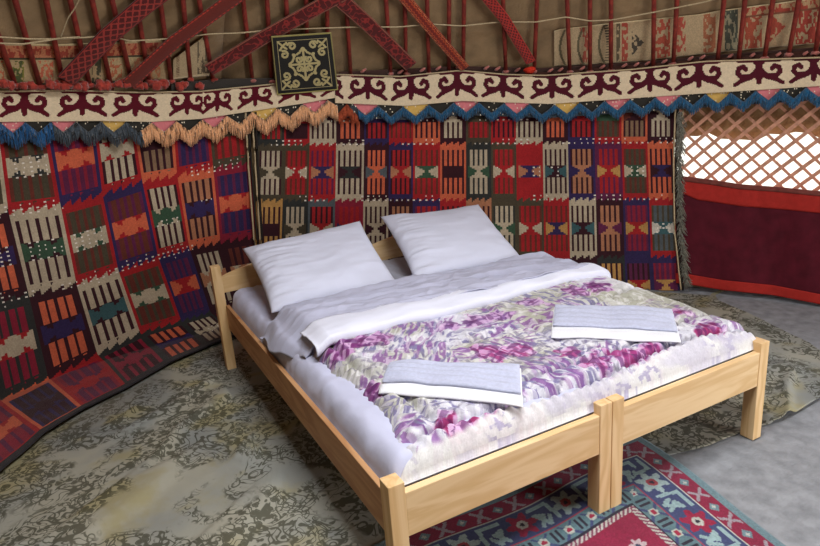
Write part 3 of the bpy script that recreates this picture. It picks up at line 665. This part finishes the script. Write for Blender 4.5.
WX = 1.235+lx*math.cos(0)-ly*math.sin(0)*0+(-.14)*ss(0, .9, GY)*1.0*(GX/W_)+.012*np.sin(GY*14)*(GX > W_-.2)*0; WY = .285+ly+.012*np.sin(GX*9)
WZ = .0045+.006*fbm(WX*5, WY*5, 2)+0*WX
m_rug = mat('carpet_pile', attr=True, rough=1, nscale=300, namt=.12, bump=.5, bscale=700, sheen=.15)
ca = grid('carpet', np.stack([WX, WY, WZ], -1), m_rug, c, None, .004, 1); tag(ca, 'crimson and blue bordered carpet with flower motifs lying at the foot of the bed', 'rug')

# ------------------------------------------------------------------ BEDS
WDx = wood('pine_along_x', (224, 194, 150), (210, 175, 126), 0); WDy = wood('pine_along_y_part_shade', (190, 146, 104), (170, 124, 84), 1); WDz = wood('pine_along_z', (226, 194, 148), (210, 173, 122), 2)  # side rail pine is darker: partly browner wood, partly shade put into its colour
LB = 2.06; BW = .807; HR, HB, H1, H2 = .380, .240, .417, .600; PT = .05
def board(name, a, b, m, parent, bev=.003):
    b_ = bmesh.new(); box(b_, a, b, bev); return bmobj(name, b_, m, parent)
def bed(x0, label):
    root = empty('bed_frame', (x0+BW/2, LB/2, 0)); tag(root, label, 'bed frame', 'pine single bed frames pushed together'); x1 = x0+BW
    for xx in (x0, x1-PT):
        board('leg', (xx, 0, .006), (xx+PT, .055, H1), WDz, root)
        hx = xx-.042 if (xx == x0 and x0 == 0) else (xx+.042 if (xx > x0 and x0 > 0) else xx)
        board('leg', (hx, LB-.055, .006), (hx+PT, LB, H2), WDz, root)
    board('foot_rail', (x0+PT, .003, HB), (x1-PT, .028, HR), WDx, root)
    board('head_rail', (x0+PT, LB-.04, HB), (x1-PT, LB-.015, HR-.02), WDx, root)
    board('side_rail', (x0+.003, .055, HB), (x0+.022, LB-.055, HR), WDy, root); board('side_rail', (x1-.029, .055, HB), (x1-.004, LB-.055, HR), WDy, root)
    # headboard with an arched top edge
    b_ = bmesh.new(); n = 24; e0, e1 = (x0+.008 if x0 == 0 else x0+PT), (x1-PT if x0 == 0 else x1-.008); xs_ = np.linspace(e0, e1, n); F0, F1 = [], []
    for x in xs_:
        u = (x-e0)/(e1-e0); zt = .535+.055*math.sin(math.pi*u)**.8
        for lst, y in ((F0, LB-.045), (F1, LB-.020)): lst.append((b_.verts.new((x, y, .448)), b_.verts.new((x, y, zt))))
    for k in range(n-1):
        b_.faces.new((F0[k][0], F0[k+1][0], F0[k+1][1], F0[k][1])); b_.faces.new((F1[k][0], F1[k][1], F1[k+1][1], F1[k+1][0]))
        b_.faces.new((F0[k][1], F0[k+1][1], F1[k+1][1], F1[k][1])); b_.faces.new((F0[k][0], F1[k][0], F1[k+1][0], F0[k+1][0]))
    b_.faces.new((F0[0][0], F0[0][1], F1[0][1], F1[0][0])); b_.faces.new((F0[-1][0], F1[-1][0], F1[-1][1], F0[-1][1]))
    bmobj('headboard', b_, WDx, root)
    for k in range(12):
        y = .10+k*.168; board('slat', (x0+.03, y, .262), (x1-.03, y+.08, .278), WDx, root, 0)
bed(0., 'pine bed frame on the left, its long side rail nearest the camera'); bed(BW+.004, 'pine bed frame on the right, beside the open floor and red cloth')

# soft slab over a rectangle: rounded edges, wrinkled top, closed underneath
m_sheet = mat('white_cotton', (190, 193, 218), .85, nscale=8, namt=.05, bump=.12, bscale=60, sheen=.1)
m_stripe = mat('pale_grey_cotton', (176, 178, 192), .85, nscale=10, namt=.06, bump=.12, bscale=60, sheen=.1)
def slab(name, x0, x1, y0, y1, zb, zt, m, rim=.05, disp=None, nx=90, ny=150, parent=None, power=2.4, bulge=.012, colfn=None, matfn=None):
    """closed cushion: top sheet + side + bottom in one height-mapped shell"""
    def prm(n):  # parameter running 0..1 with dense ends
        t = np.linspace(0, 1, n); return t
    U, V = np.meshgrid(prm(nx), prm(ny)); X = x0+(x1-x0)*U; Y = y0+(y1-y0)*(1-V)
    ex = np.minimum(X-x0, x1-X)/rim; ey = np.minimum(Y-y0, y1-Y)/(rim*.72)
    f = lambda e_: (1-(1-np.clip(e_, 0, 1))**power)**(1/power)
    k = f(ex)*f(ey); Z = zb+(zt-zb)*k
    P = np.stack([X, Y, Z], -1)
    if disp is not None: P = disp(P, U, 1-V, k)
    o = None; me_top = P; Pb = P.copy(); Pb[..., 2] = zb
    Pb[..., 2] = np.minimum(P[..., 2], zb)
    ny_, nx_ = P.shape[:2]
    # one mesh: top grid, bottom grid, side walls
    idx = np.arange(ny_*nx_).reshape(ny_, nx_); off = ny_*nx_
    q = np.stack([idx[:-1, :-1], idx[1:, :-1], idx[1:, 1:], idx[:-1, 1:]], -1).reshape(-1, 4); qb = q[:, ::-1]+off
    ring = np.concatenate([idx[0, :], idx[1:, -1], idx[-1, :-1][::-1], idx[1:-1, 0][::-1]])
    nr = np.roll(ring, -1); sd = np.stack([ring, nr, nr+off, ring+off], -1)
    allq = np.concatenate([q, qb, sd]); me = bpy.data.meshes.new(name); me.vertices.add(2*off)
    me.vertices.foreach_set('co', np.concatenate([P.reshape(-1, 3), Pb.reshape(-1, 3)]).reshape(-1).astype(np.float32))
    me.loops.add(allq.size); me.loops.foreach_set('vertex_index', allq.reshape(-1).astype(np.int32)); me.polygons.add(len(allq)); me.polygons.foreach_set('loop_start', (np.arange(len(allq))*4).astype(np.int32))
    me.update(calc_edges=True); me.validate()
    if colfn is not None:
        Pc = (P[:-1, :-1]+P[1:, 1:])/2; cc = colfn(Pc).reshape(-1, 3); full = np.concatenate([cc, np.tile([200., 200, 205], (len(qb)+len(sd), 1))])
        a = me.color_attributes.new('col', 'BYTE_COLOR', 'CORNER'); c4 = np.concatenate([np.clip(full, 0, 255)/255, np.ones((len(full), 1))], 1)
        a.data.foreach_set('color_srgb', np.repeat(c4, 4, axis=0).reshape(-1).astype(np.float32))
    LASTP.clear(); LASTP.append(P); return link(name, me, m, parent)
LASTP = []
def wr(X, Y, s, sc=(6, 6), amp=.01, ridge=True, o=3):
    n = fbm(X*sc[0], Y*sc[1], s, o); return amp*((1-np.abs(n-.5)*4) if ridge else (n-.5)*2)
def mdisp(seed):
    def d(P, U, V, k):
        X, Y = P[..., 0], P[..., 1]
        P[..., 2] += (wr(X+Y*.5, Y-X*.6, seed, (9, 6), .011)+wr(X, Y, seed+3, (3, 2.4), .010, False))*np.clip(k*1.5, 0, 1)
        P[..., 0] += (wr(Y*1.0, P[..., 2]+Y*.4, seed+9, (14, 22), .007))*ss(.12, 0, X)*ss(.30, .40, P[..., 2]); return P
    return d
m1 = slab('mattress', .020, .790, .03, 2.005, .282, .455, m_sheet, .07, mdisp(3)); tag(m1, 'wrinkled white sheeted mattress on the left bed, its side showing above the rail', 'mattress', 'mattresses on the beds')
m2 = slab('mattress', .830, 1.60, .03, 2.005, .282, .450, m_stripe, .07, mdisp(8)); tag(m2, 'mattress on the right bed, mostly under the floral duvet', 'mattress', 'mattresses on the beds')

# floral duvet
flowers = [(342, 354, .05, 0), (362, 348, .05, 0), (380, 345, .04, 0), (368, 388, .045, 0), (452, 330, .04, 1), (475, 326, .05, 1), (500, 320, .04, 1), (492, 354, .05, 2), (515, 350, .045, 2), (532, 308, .045, 1), (575, 296, .05, 0), (596, 290, .05, 0), (676, 310, .035, 3), (713, 324, .05, 3),
           (570, 352, .04, 2), (595, 358, .05, 2), (625, 352, .05, 2), (640, 350, .04, 2), (448, 417, .04, 3), (470, 419, .045, 3), (497, 411, .04, 2), (525, 404, .045, 2), (540, 405, .04, 3), (650, 344, .04, 2), (410, 385, .03, 0)]
FC = [(112, 44, 108), (118, 78, 138), (150, 52, 116), (140, 30, 88)]
fpos = [(atz(a, b, .50), r_, k) for a, b, r_, k in flowers]
def duvcol(P):
    X, Y = P[..., 0], P[..., 1]
    c = np.broadcast_to(np.array((196, 196, 208.)), X.shape+(3,)).copy()
    def bl(m_, col):
        nonlocal c; m_ = np.clip(m_, 0, 1)[..., None]; c = c*(1-m_)+np.array(col, float)*m_
    bl(ss(.48, .60, fbm(X*3.2, Y*3.2, 41, 3))*ss(.12, .3, Y)*.85, (158, 158, 142))
    bl(ss(.55, .66, fbm(X*5, Y*5, 47, 3))*.5, (214, 214, 216))
    # leaf strokes: thin warped lines
    wx = X+.05*fbm(X*9, Y*9, 2); n1 = np.abs(fbm((wx+Y)*8, (Y-wx)*16, 51, 2)-.5); ang_ = 6*vn(X*3, Y*3, 50); uu = wx*np.cos(np.floor(ang_))+Y*np.sin(np.floor(ang_)); vv = -wx*np.sin(np.floor(ang_))+Y*np.cos(np.floor(ang_)); bl(ss(.50, .62, fbm(uu*26, vv*95, 51, 2))*ss(.40, .52, fbm(X*4.4, Y*4.4, 52, 2))*.80, (104, 98, 142))
    n2 = np.abs(fbm((wx-Y)*18, (Y+wx)*9, 57, 2)-.5); bl(ss(.54, .64, fbm(uu*90, vv*24, 57, 2))*ss(.44, .54, fbm(X*4, Y*4, 58, 2))*.6, (118, 112, 132)); bl(ss(.52, .60, fbm(X*7, Y*7, 63, 3))*ss(.5, .62, fbm(uu*24, vv*85, 65, 2))*.75, (122, 76, 140)); bl(ss(.55, .66, fbm(uu*30, vv*100, 67, 2))*.5, (222, 220, 226))
    for (p, r_, k) in fpos:
        r_ = r_*1.15; dx, dy = X-p[0], Y-p[1]; an = np.arctan2(dy, dx); rr_ = np.hypot(dx*1.0, dy)/r_*(1+.5*(fbm(X*26, Y*26, 61+k, 2)-.5)*2)
        pet = .85+.2*np.cos(an*5+k); bl(ss(pet+.15, pet-.2, rr_)*.9, FC[k]); bl(ss(.45, .60, fbm(uu*20, vv*80, 5, 2))*(rr_ < 1.1)*.75, (206, 172, 210)); bl(ss(.5, .6, fbm(uu*70, vv*24, 6, 2))*(rr_ < 1.)*.5, (70, 24, 80)); bl(ss(.3, .1, rr_)*.6, (84, 20, 80))
    # plain white border at the foot with small pink curls
    bd = ss(.075, .060, Y+.012*np.sin(X*9)); bl(bd*.92, (214, 214, 214)); bl(bd*ss(.52, .62, fbm(X*40+P[..., 2]*20, Y*40+P[..., 2]*60, 71, 2))*ss(.5, .6, fbm(X*5, Y*5, 72))*.55, (132, 124, 168))
    bl(bd*ss(.5, .7, fbm(X*8, Y*8+P[..., 2]*8, 93, 3))*.5, (176, 172, 196))
    return c*(1+.05*(RNG.random(X.shape)[..., None]-.5))
def duvdisp(P, U, V, k):
    X, Y = P[..., 0].copy(), P[..., 1].copy(); kk = np.clip(k*1.3, 0, 1)
    Z = P[..., 2]
    Z = Z+.030*ss(.25, .9, Y)*kk-.012*ss(.5, 0, Y)*kk
    Z = Z-.012*ss(1.2, 1.6, X)*kk
    g = lambda f0, w: np.exp(-(f0/w)**2)
    # quilting: long stitched channels with puckers running into them
    def channel(f0, t, depth, width, reach, freq, seed, amp):
        ph = t*freq+5*fbm(t*5, f0*3, seed)+2.5*f0*freq*.2
        return -depth*g(f0, width)+amp*g(f0, reach)*np.sin(ph)*(1-.7*g(f0, width))
    q1 = Y-.085-.014*np.sin(X*6.5); q2 = Y-.185-.02*np.sin(X*4+1)-.03*(X-.8); q3 = X-.215+.07*Y-.02*np.sin(Y*8); q4 = X-.93+.12*Y; q5 = Y-.52-.03*np.sin(X*4)-.10*(X-.8); q6 = X-1.40+.1*Y
    Z = Z+(channel(q1, X, .034, .010, .05, 150, 5, .0055)+channel(q2, X, .022, .010, .05, 130, 6, .0045)*ss(.42, .6, X)+channel(q3, Y, .022, .014, .07, 140, 7, .0060)*ss(.08, .16, Y)
           +channel(q4, Y, .012, .012, .05, 120, 8, .004)*ss(.12, .3, Y)+channel(q5, X, .020, .012, .06, 120, 9, .0045)+channel(q6, Y, .012, .012, .06, 120, 10, .0045)*ss(.15, .3, Y))*kk
    ew = ss(.22, .06, X)
    Z = Z+.0050*ew*np.sin(Y*165+8*fbm(X*5, Y*5, 3))*np.clip(k*2, 0, 1)*ss(.05, .15, Y)
    Z = Z+(wr(X+Y, Y-X, 5, (5, 9), .007)+wr(X, Y, 15, (18, 10), .0030)+wr(X, Y, 25, (2.6, 2.6), .012, False))*kk
    P[..., 2] = Z
    P[..., 0] += ((.030*np.exp(-((Y-.45)/.28)**2)-.035*ss(.25, .0, Y))+.006*np.sin(Y*165+8*fbm(X*5, Y*5, 3)))*ss(.30, .05, X)
    return P
m_duv = mat('floral_duvet', attr=True, rough=.8, nscale=120, namt=.05, bump=.2, bscale=120, sheen=.15)
dv = slab('duvet', .085, 1.615, .030, 1.30, .384, .494, m_duv, .10, duvdisp, 560, 460, None, 2.1, colfn=duvcol)
DP = LASTP[0].copy(); DZ = DP[..., 2].copy()
for k_ in range(70):
    D2 = (np.roll(DZ, 2, 0)+np.roll(DZ, -2, 0)+np.roll(DZ, 2, 1)+np.roll(DZ, -2, 1))/4; DZ = np.maximum(DZ, D2) if k_ < 12 else D2*.6+DZ*.4
DZ += .004
def duvz(x, y):
    ny_, nx_ = DZ.shape; u = np.clip((x-.085)/1.530*(nx_-1), 0, nx_-1.001); v = np.clip((1.30-np.maximum(y, .15))/1.27*(ny_-1), 0, ny_-1.001)
    i, j = u.astype(int), v.astype(int); fu, fv = u-i, v-j
    return (DZ[j, i]*(1-fu)+DZ[j, i+1]*fu)*(1-fv)+(DZ[j+1, i]*(1-fu)+DZ[j+1, i+1]*fu)*fv
tag(dv, 'thick quilted duvet printed with purple and magenta flowers spread over both beds', 'duvet')
if False: pass
# turned-down white sheet across the duvet
ts = empty('top_sheet', (.8, 1.1, .45)); tag(ts, 'wrinkled white top sheet turned down over the duvet below the pillows', 'sheet')
def duvtop(X, Y): return .492+.030*ss(.25, .9, Y)-.012*ss(1.2, 1.6, X)
NXs, NYs = 320, 190
U, V = np.meshgrid(np.linspace(0, 1, NXs), np.linspace(0, 1, NYs))
Y0 = .845-.010*U+.012*np.sin(U*7)       # front edge of the grey part (behind the white turn-down)
Y1 = 1.345-.125*U
X = (.004+.055*V**2)*(1-U)+1.63*U; Yg = Y1*(1-V)+Y0*V
dl = ss(.15, .02, X)
Z = duvtop(X, Yg)+.020+(wr(X*.5+Yg*.3, Yg+X*.12, 81, (2.2, 10), .024)+wr(X, Yg, 82, (2, 4), .010, False)+wr(X+Yg, Yg-X, 83, (4, 9), .006)+wr(X-.4*Yg, Yg+X*.2, 95, (5, 24), .007, True, 2))*(1-.8*dl); dr_ = ss(1.50, 1.64, X); db = ss(.12, .0, V)
Z = Z-.055*ss(.15, .07, X)-.075*ss(.07, .0, X)-dr_*.075-db*.040-.026*ss(.36, .12, X)*ss(.62, .85, V)
Z = Z+.006*dl*np.sin(Yg*45)*V
cr_ = np.stack([X+.02*dl*np.sin(Yg*16), Yg, np.maximum(Z, .398)], -1)
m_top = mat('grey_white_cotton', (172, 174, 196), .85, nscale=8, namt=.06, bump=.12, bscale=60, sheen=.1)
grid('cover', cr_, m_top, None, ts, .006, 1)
# the bright turn-down: a soft folded roll along the front edge
n_s = 26; prof_ = []
for i_ in range(n_s):
    t = i_/(n_s-1)
    if t < .55: a = t/.55; prof_.append((.19*(1-a), .016+.008*math.sin(a*math.pi)))
    else: a = (t-.55)/.45*math.pi; prof_.append((-.012*math.sin(a)-.00, -.006+.020*math.cos(a)-.0))
us = np.linspace(0, 1, 300); P = []
for (dy, dz) in prof_:
    x = .092+1.490*us; wv = .95-.35*us                     # the fold is broader at the left
    yb = .775+.012*np.sin(us*9)+.006*np.sin(us*31); y = yb+dy*wv; z = duvtop(x, y)+.026+dz+.006*(fbm(x*5, y*22, 88)-.5)*2*(dz > .0)+.004*np.sin(x*24+y*9)*(dy > .01)
    z = z-ss(1.52, 1.62, x)*.040-ss(.16, .092, x)*.028; P.append(np.stack([x, y, z], -1))
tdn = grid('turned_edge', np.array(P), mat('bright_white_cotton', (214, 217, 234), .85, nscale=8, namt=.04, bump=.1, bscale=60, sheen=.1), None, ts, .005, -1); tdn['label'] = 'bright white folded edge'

# pillows
def pillow(label, c00, c10, c11, c01, th_, seed):
    """corners: bottom left, bottom right, top right, top left"""
    n = 70; u = np.linspace(-1, 1, n); U, V = np.meshgrid(u, u)
    c00, c10, c11, c01 = [np.array(k, float) for k in (c00, c10, c11, c01)]
    a = ((1-U)/2)[..., None]; b_ = ((1-V)/2)[..., None]
    nrm = np.cross(c10-c00, c01-c00); nrm /= np.linalg.norm(nrm)
    pinch = 1-.07*(1-U**2)*0
    Uq = U*(1-.05*(1-V**2)*U**2*0-.045*(V**2)*0); sh = []
    for sgn in (1, -1):
        Us = U*(1-.05*(1-np.abs(V)**2)*np.abs(U)**3+.0); Vs = V*(1-.06*(1-np.abs(U)**2)*np.abs(V)**3)
        a = ((1-Us)/2)[..., None]; b_ = ((1-Vs)/2)[..., None]
        P = (c00*a+c10*(1-a))*b_+(c01*a+c11*(1-a))*(1-b_)
        k = (np.clip(1-np.abs(U)**3.2, 0, 1)*np.clip(1-np.abs(V)**3.2, 0, 1))**.55
        w = wr(U*.6+V*.2, V+.15*U, seed, (1.6, 7), .012)*ss(.1, -1, U)+wr(U*.5, V, seed+4, (2, 3), .005)+wr(U, V, seed+1, (1.5, 1.5), .010, False)
        P = P+nrm*((th_/2*k+w*np.clip(k*2, 0, 1))*sgn)[..., None]; P[..., 2] -= .015*(1-U**2)*(V > 0)*V; sh.append(P)
    P = sh[0]; Q = sh[1]; idx = np.arange(n*n).reshape(n, n); off = n*n
    q = np.stack([idx[:-1, :-1], idx[:-1, 1:], idx[1:, 1:], idx[1:, :-1]], -1).reshape(-1, 4); ring = np.concatenate([idx[0, :], idx[1:, -1], idx[-1, :-1][::-1], idx[1:-1, 0][::-1]]); nr = np.roll(ring, -1)
    allq = np.concatenate([q, q[:, ::-1]+off, np.stack([nr, ring, ring+off, nr+off], -1)]); me = bpy.data.meshes.new('pillow')
    me.from_pydata(np.concatenate([P.reshape(-1, 3), Q.reshape(-1, 3)]).tolist(), [], allq.tolist()); me.update()
    bm_ = bmesh.new(); bm_.from_mesh(me); bmesh.ops.remove_doubles(bm_, verts=bm_.verts, dist=.0004); bmesh.ops.recalc_face_normals(bm_, faces=bm_.faces); bm_.to_mesh(me); bm_.free()
    o = link('pillow', me, mat('pillow_cotton', (202, 206, 226), .85, nscale=8, namt=.03, bump=.1, bscale=60, sheen=.1)); tag(o, label, 'pillow', 'white pillows at the bed head'); return o
pillow('white pillow on the left, leaning on the headboard near the kilim join', (.080, 1.325, .512), (.715, 1.290, .508), (.795, 1.91, .735), (.120, 1.92, .692), .13, 5)
pillow('white pillow on the right, creased at its left end', (.790, 1.275, .520), (1.430, 1.225, .508), (1.600, 1.90, .712), (.935, 1.93, .735), .13, 17)

# folded towels
def towel(label, c00, c10, c11, c01, seed):
    """c00 near left (white hem side), c10 near right, c11 far right, c01 far left"""
    root = empty('folded_towel', tuple((np.array(c00)+np.array(c11))/2)); tag(root, label, 'towel', 'folded towels on the duvet')
    A = [np.array(k, float) for k in (c00, c10, c11, c01)]
    def layer(name, s0, s1, z0, th_, m, ux=(0, 1), sag=0.):
        n, mm = 70, 36; u = np.linspace(0, 1, n); V_ = np.linspace(0, 1, mm); U, V = np.meshgrid(u, V_); a = (ux[0]+(ux[1]-ux[0])*U)[..., None]; b_ = (s0+(s1-s0)*V)[..., None]
        T = (A[0]*(1-a)+A[1]*a)*(1-b_)+(A[3]*(1-a)+A[2]*a)*b_
        T[..., 2] = duvz(T[..., 0], T[..., 1]); w = .0016*np.sin(V*30+U*2)*(th_ > .012)+.003*(fbm(U*3, V*4, seed)-.5)*2*(th_ > .012)+.010*np.sin(U*math.pi)*sag
        Tt = T.copy(); Tt[..., 2] += z0+th_*(1-(2*np.abs(V-.5))**8*.6)*(1-(2*np.abs(U-.5))**16*.6)+w; Tb = T.copy(); Tb[..., 2] += z0+w*.5
        idx = np.arange(n*mm).reshape(mm, n); off = n*mm; q = np.stack([idx[:-1, :-1], idx[:-1, 1:], idx[1:, 1:], idx[1:, :-1]], -1).reshape(-1, 4); ring = np.concatenate([idx[0, :], idx[1:, -1], idx[-1, :-1][::-1], idx[1:-1, 0][::-1]]); nr = np.roll(ring, -1)
        me = bpy.data.meshes.new(name); me.from_pydata(np.concatenate([Tt.reshape(-1, 3), Tb.reshape(-1, 3)]).tolist(), [], np.concatenate([q, q[:, ::-1]+off, np.stack([nr, ring, ring+off, nr+off], -1)]).tolist()); me.update()
        bm_ = bmesh.new(); bm_.from_mesh(me); bmesh.ops.recalc_face_normals(bm_, faces=bm_.faces); bm_.to_mesh(me); bm_.free(); return link(name, me, m, root)
    mw = mat('white_terry', (226, 228, 236), .95, nscale=200, namt=.05, bump=.5, bscale=500, sheen=.3); mg = mat('grey_blue_terry', (182, 187, 212), .95, nscale=90, namt=.08, bump=.6, bscale=420, sheen=.3)
    layer('lower_fold', 0, 1, 0, .012, mw)['label'] = 'white hem layer'; layer('upper_fold', .25, 1.0, .0135, .014, mg, (.010, .99))['label'] = 'pale grey blue terry layer'
def tz(x, y, z): return tuple(atz(x, y, z))
towel('folded grey blue towel with a white hem, the nearer one by the duvet corner', tz(378, 390, .512), tz(523, 405, .500), tz(521, 365, .515), tz(389, 363, .520), 3)
towel('folded grey blue towel with a white hem, the farther one by the magenta flower', tz(551, 338, .502), tz(681, 344, .490), tz(673, 312, .502), tz(554, 311, .508), 9)

# ------------------------------------------------------------------ LIGHT: sky, doorway, crown opening, open lattice
w = bpy.data.worlds.new('sky'); S.world = w; w.use_nodes = True; bg = w.node_tree.nodes['Background']; bg.inputs[0].default_value = (.86, .93, 1, 1); bg.inputs[1].default_value = 3.0
def area(name, loc, target, sx, sy, power, col):
    l = bpy.data.lights.new(name, 'AREA'); l.shape = 'RECTANGLE'; l.size = sx; l.size_y = sy; l.energy = power; l.color = col
    o = bpy.data.objects.new(name, l); COL.objects.link(o); o.location = loc; o.rotation_euler = (Vector(target)-Vector(loc)).to_track_quat('-Z', 'Y').to_euler(); return o
area('crown_daylight', (CX, CY, 2.88), (CX, CY, 0), 1.1, 1.1, 80, (.98, .97, .95))
dp = cyl(np.array(R(134)), .85, 3.12); area('doorway_daylight', tuple(dp), (.9, .9, .45), 1.15, 1.4, 62, (1, .97, .94))
wp = cyl(np.array(R(68)), .92, 3.42); area('lattice_daylight', tuple(wp), (1.6, .2, .1), 1.9, .4, 20, (.80, .90, 1))
vs = S.view_settings; vs.view_transform = 'Standard'; vs.look = 'None'; vs.gamma = 1; vs.use_curve_mapping = False; vs.exposure = 0.0
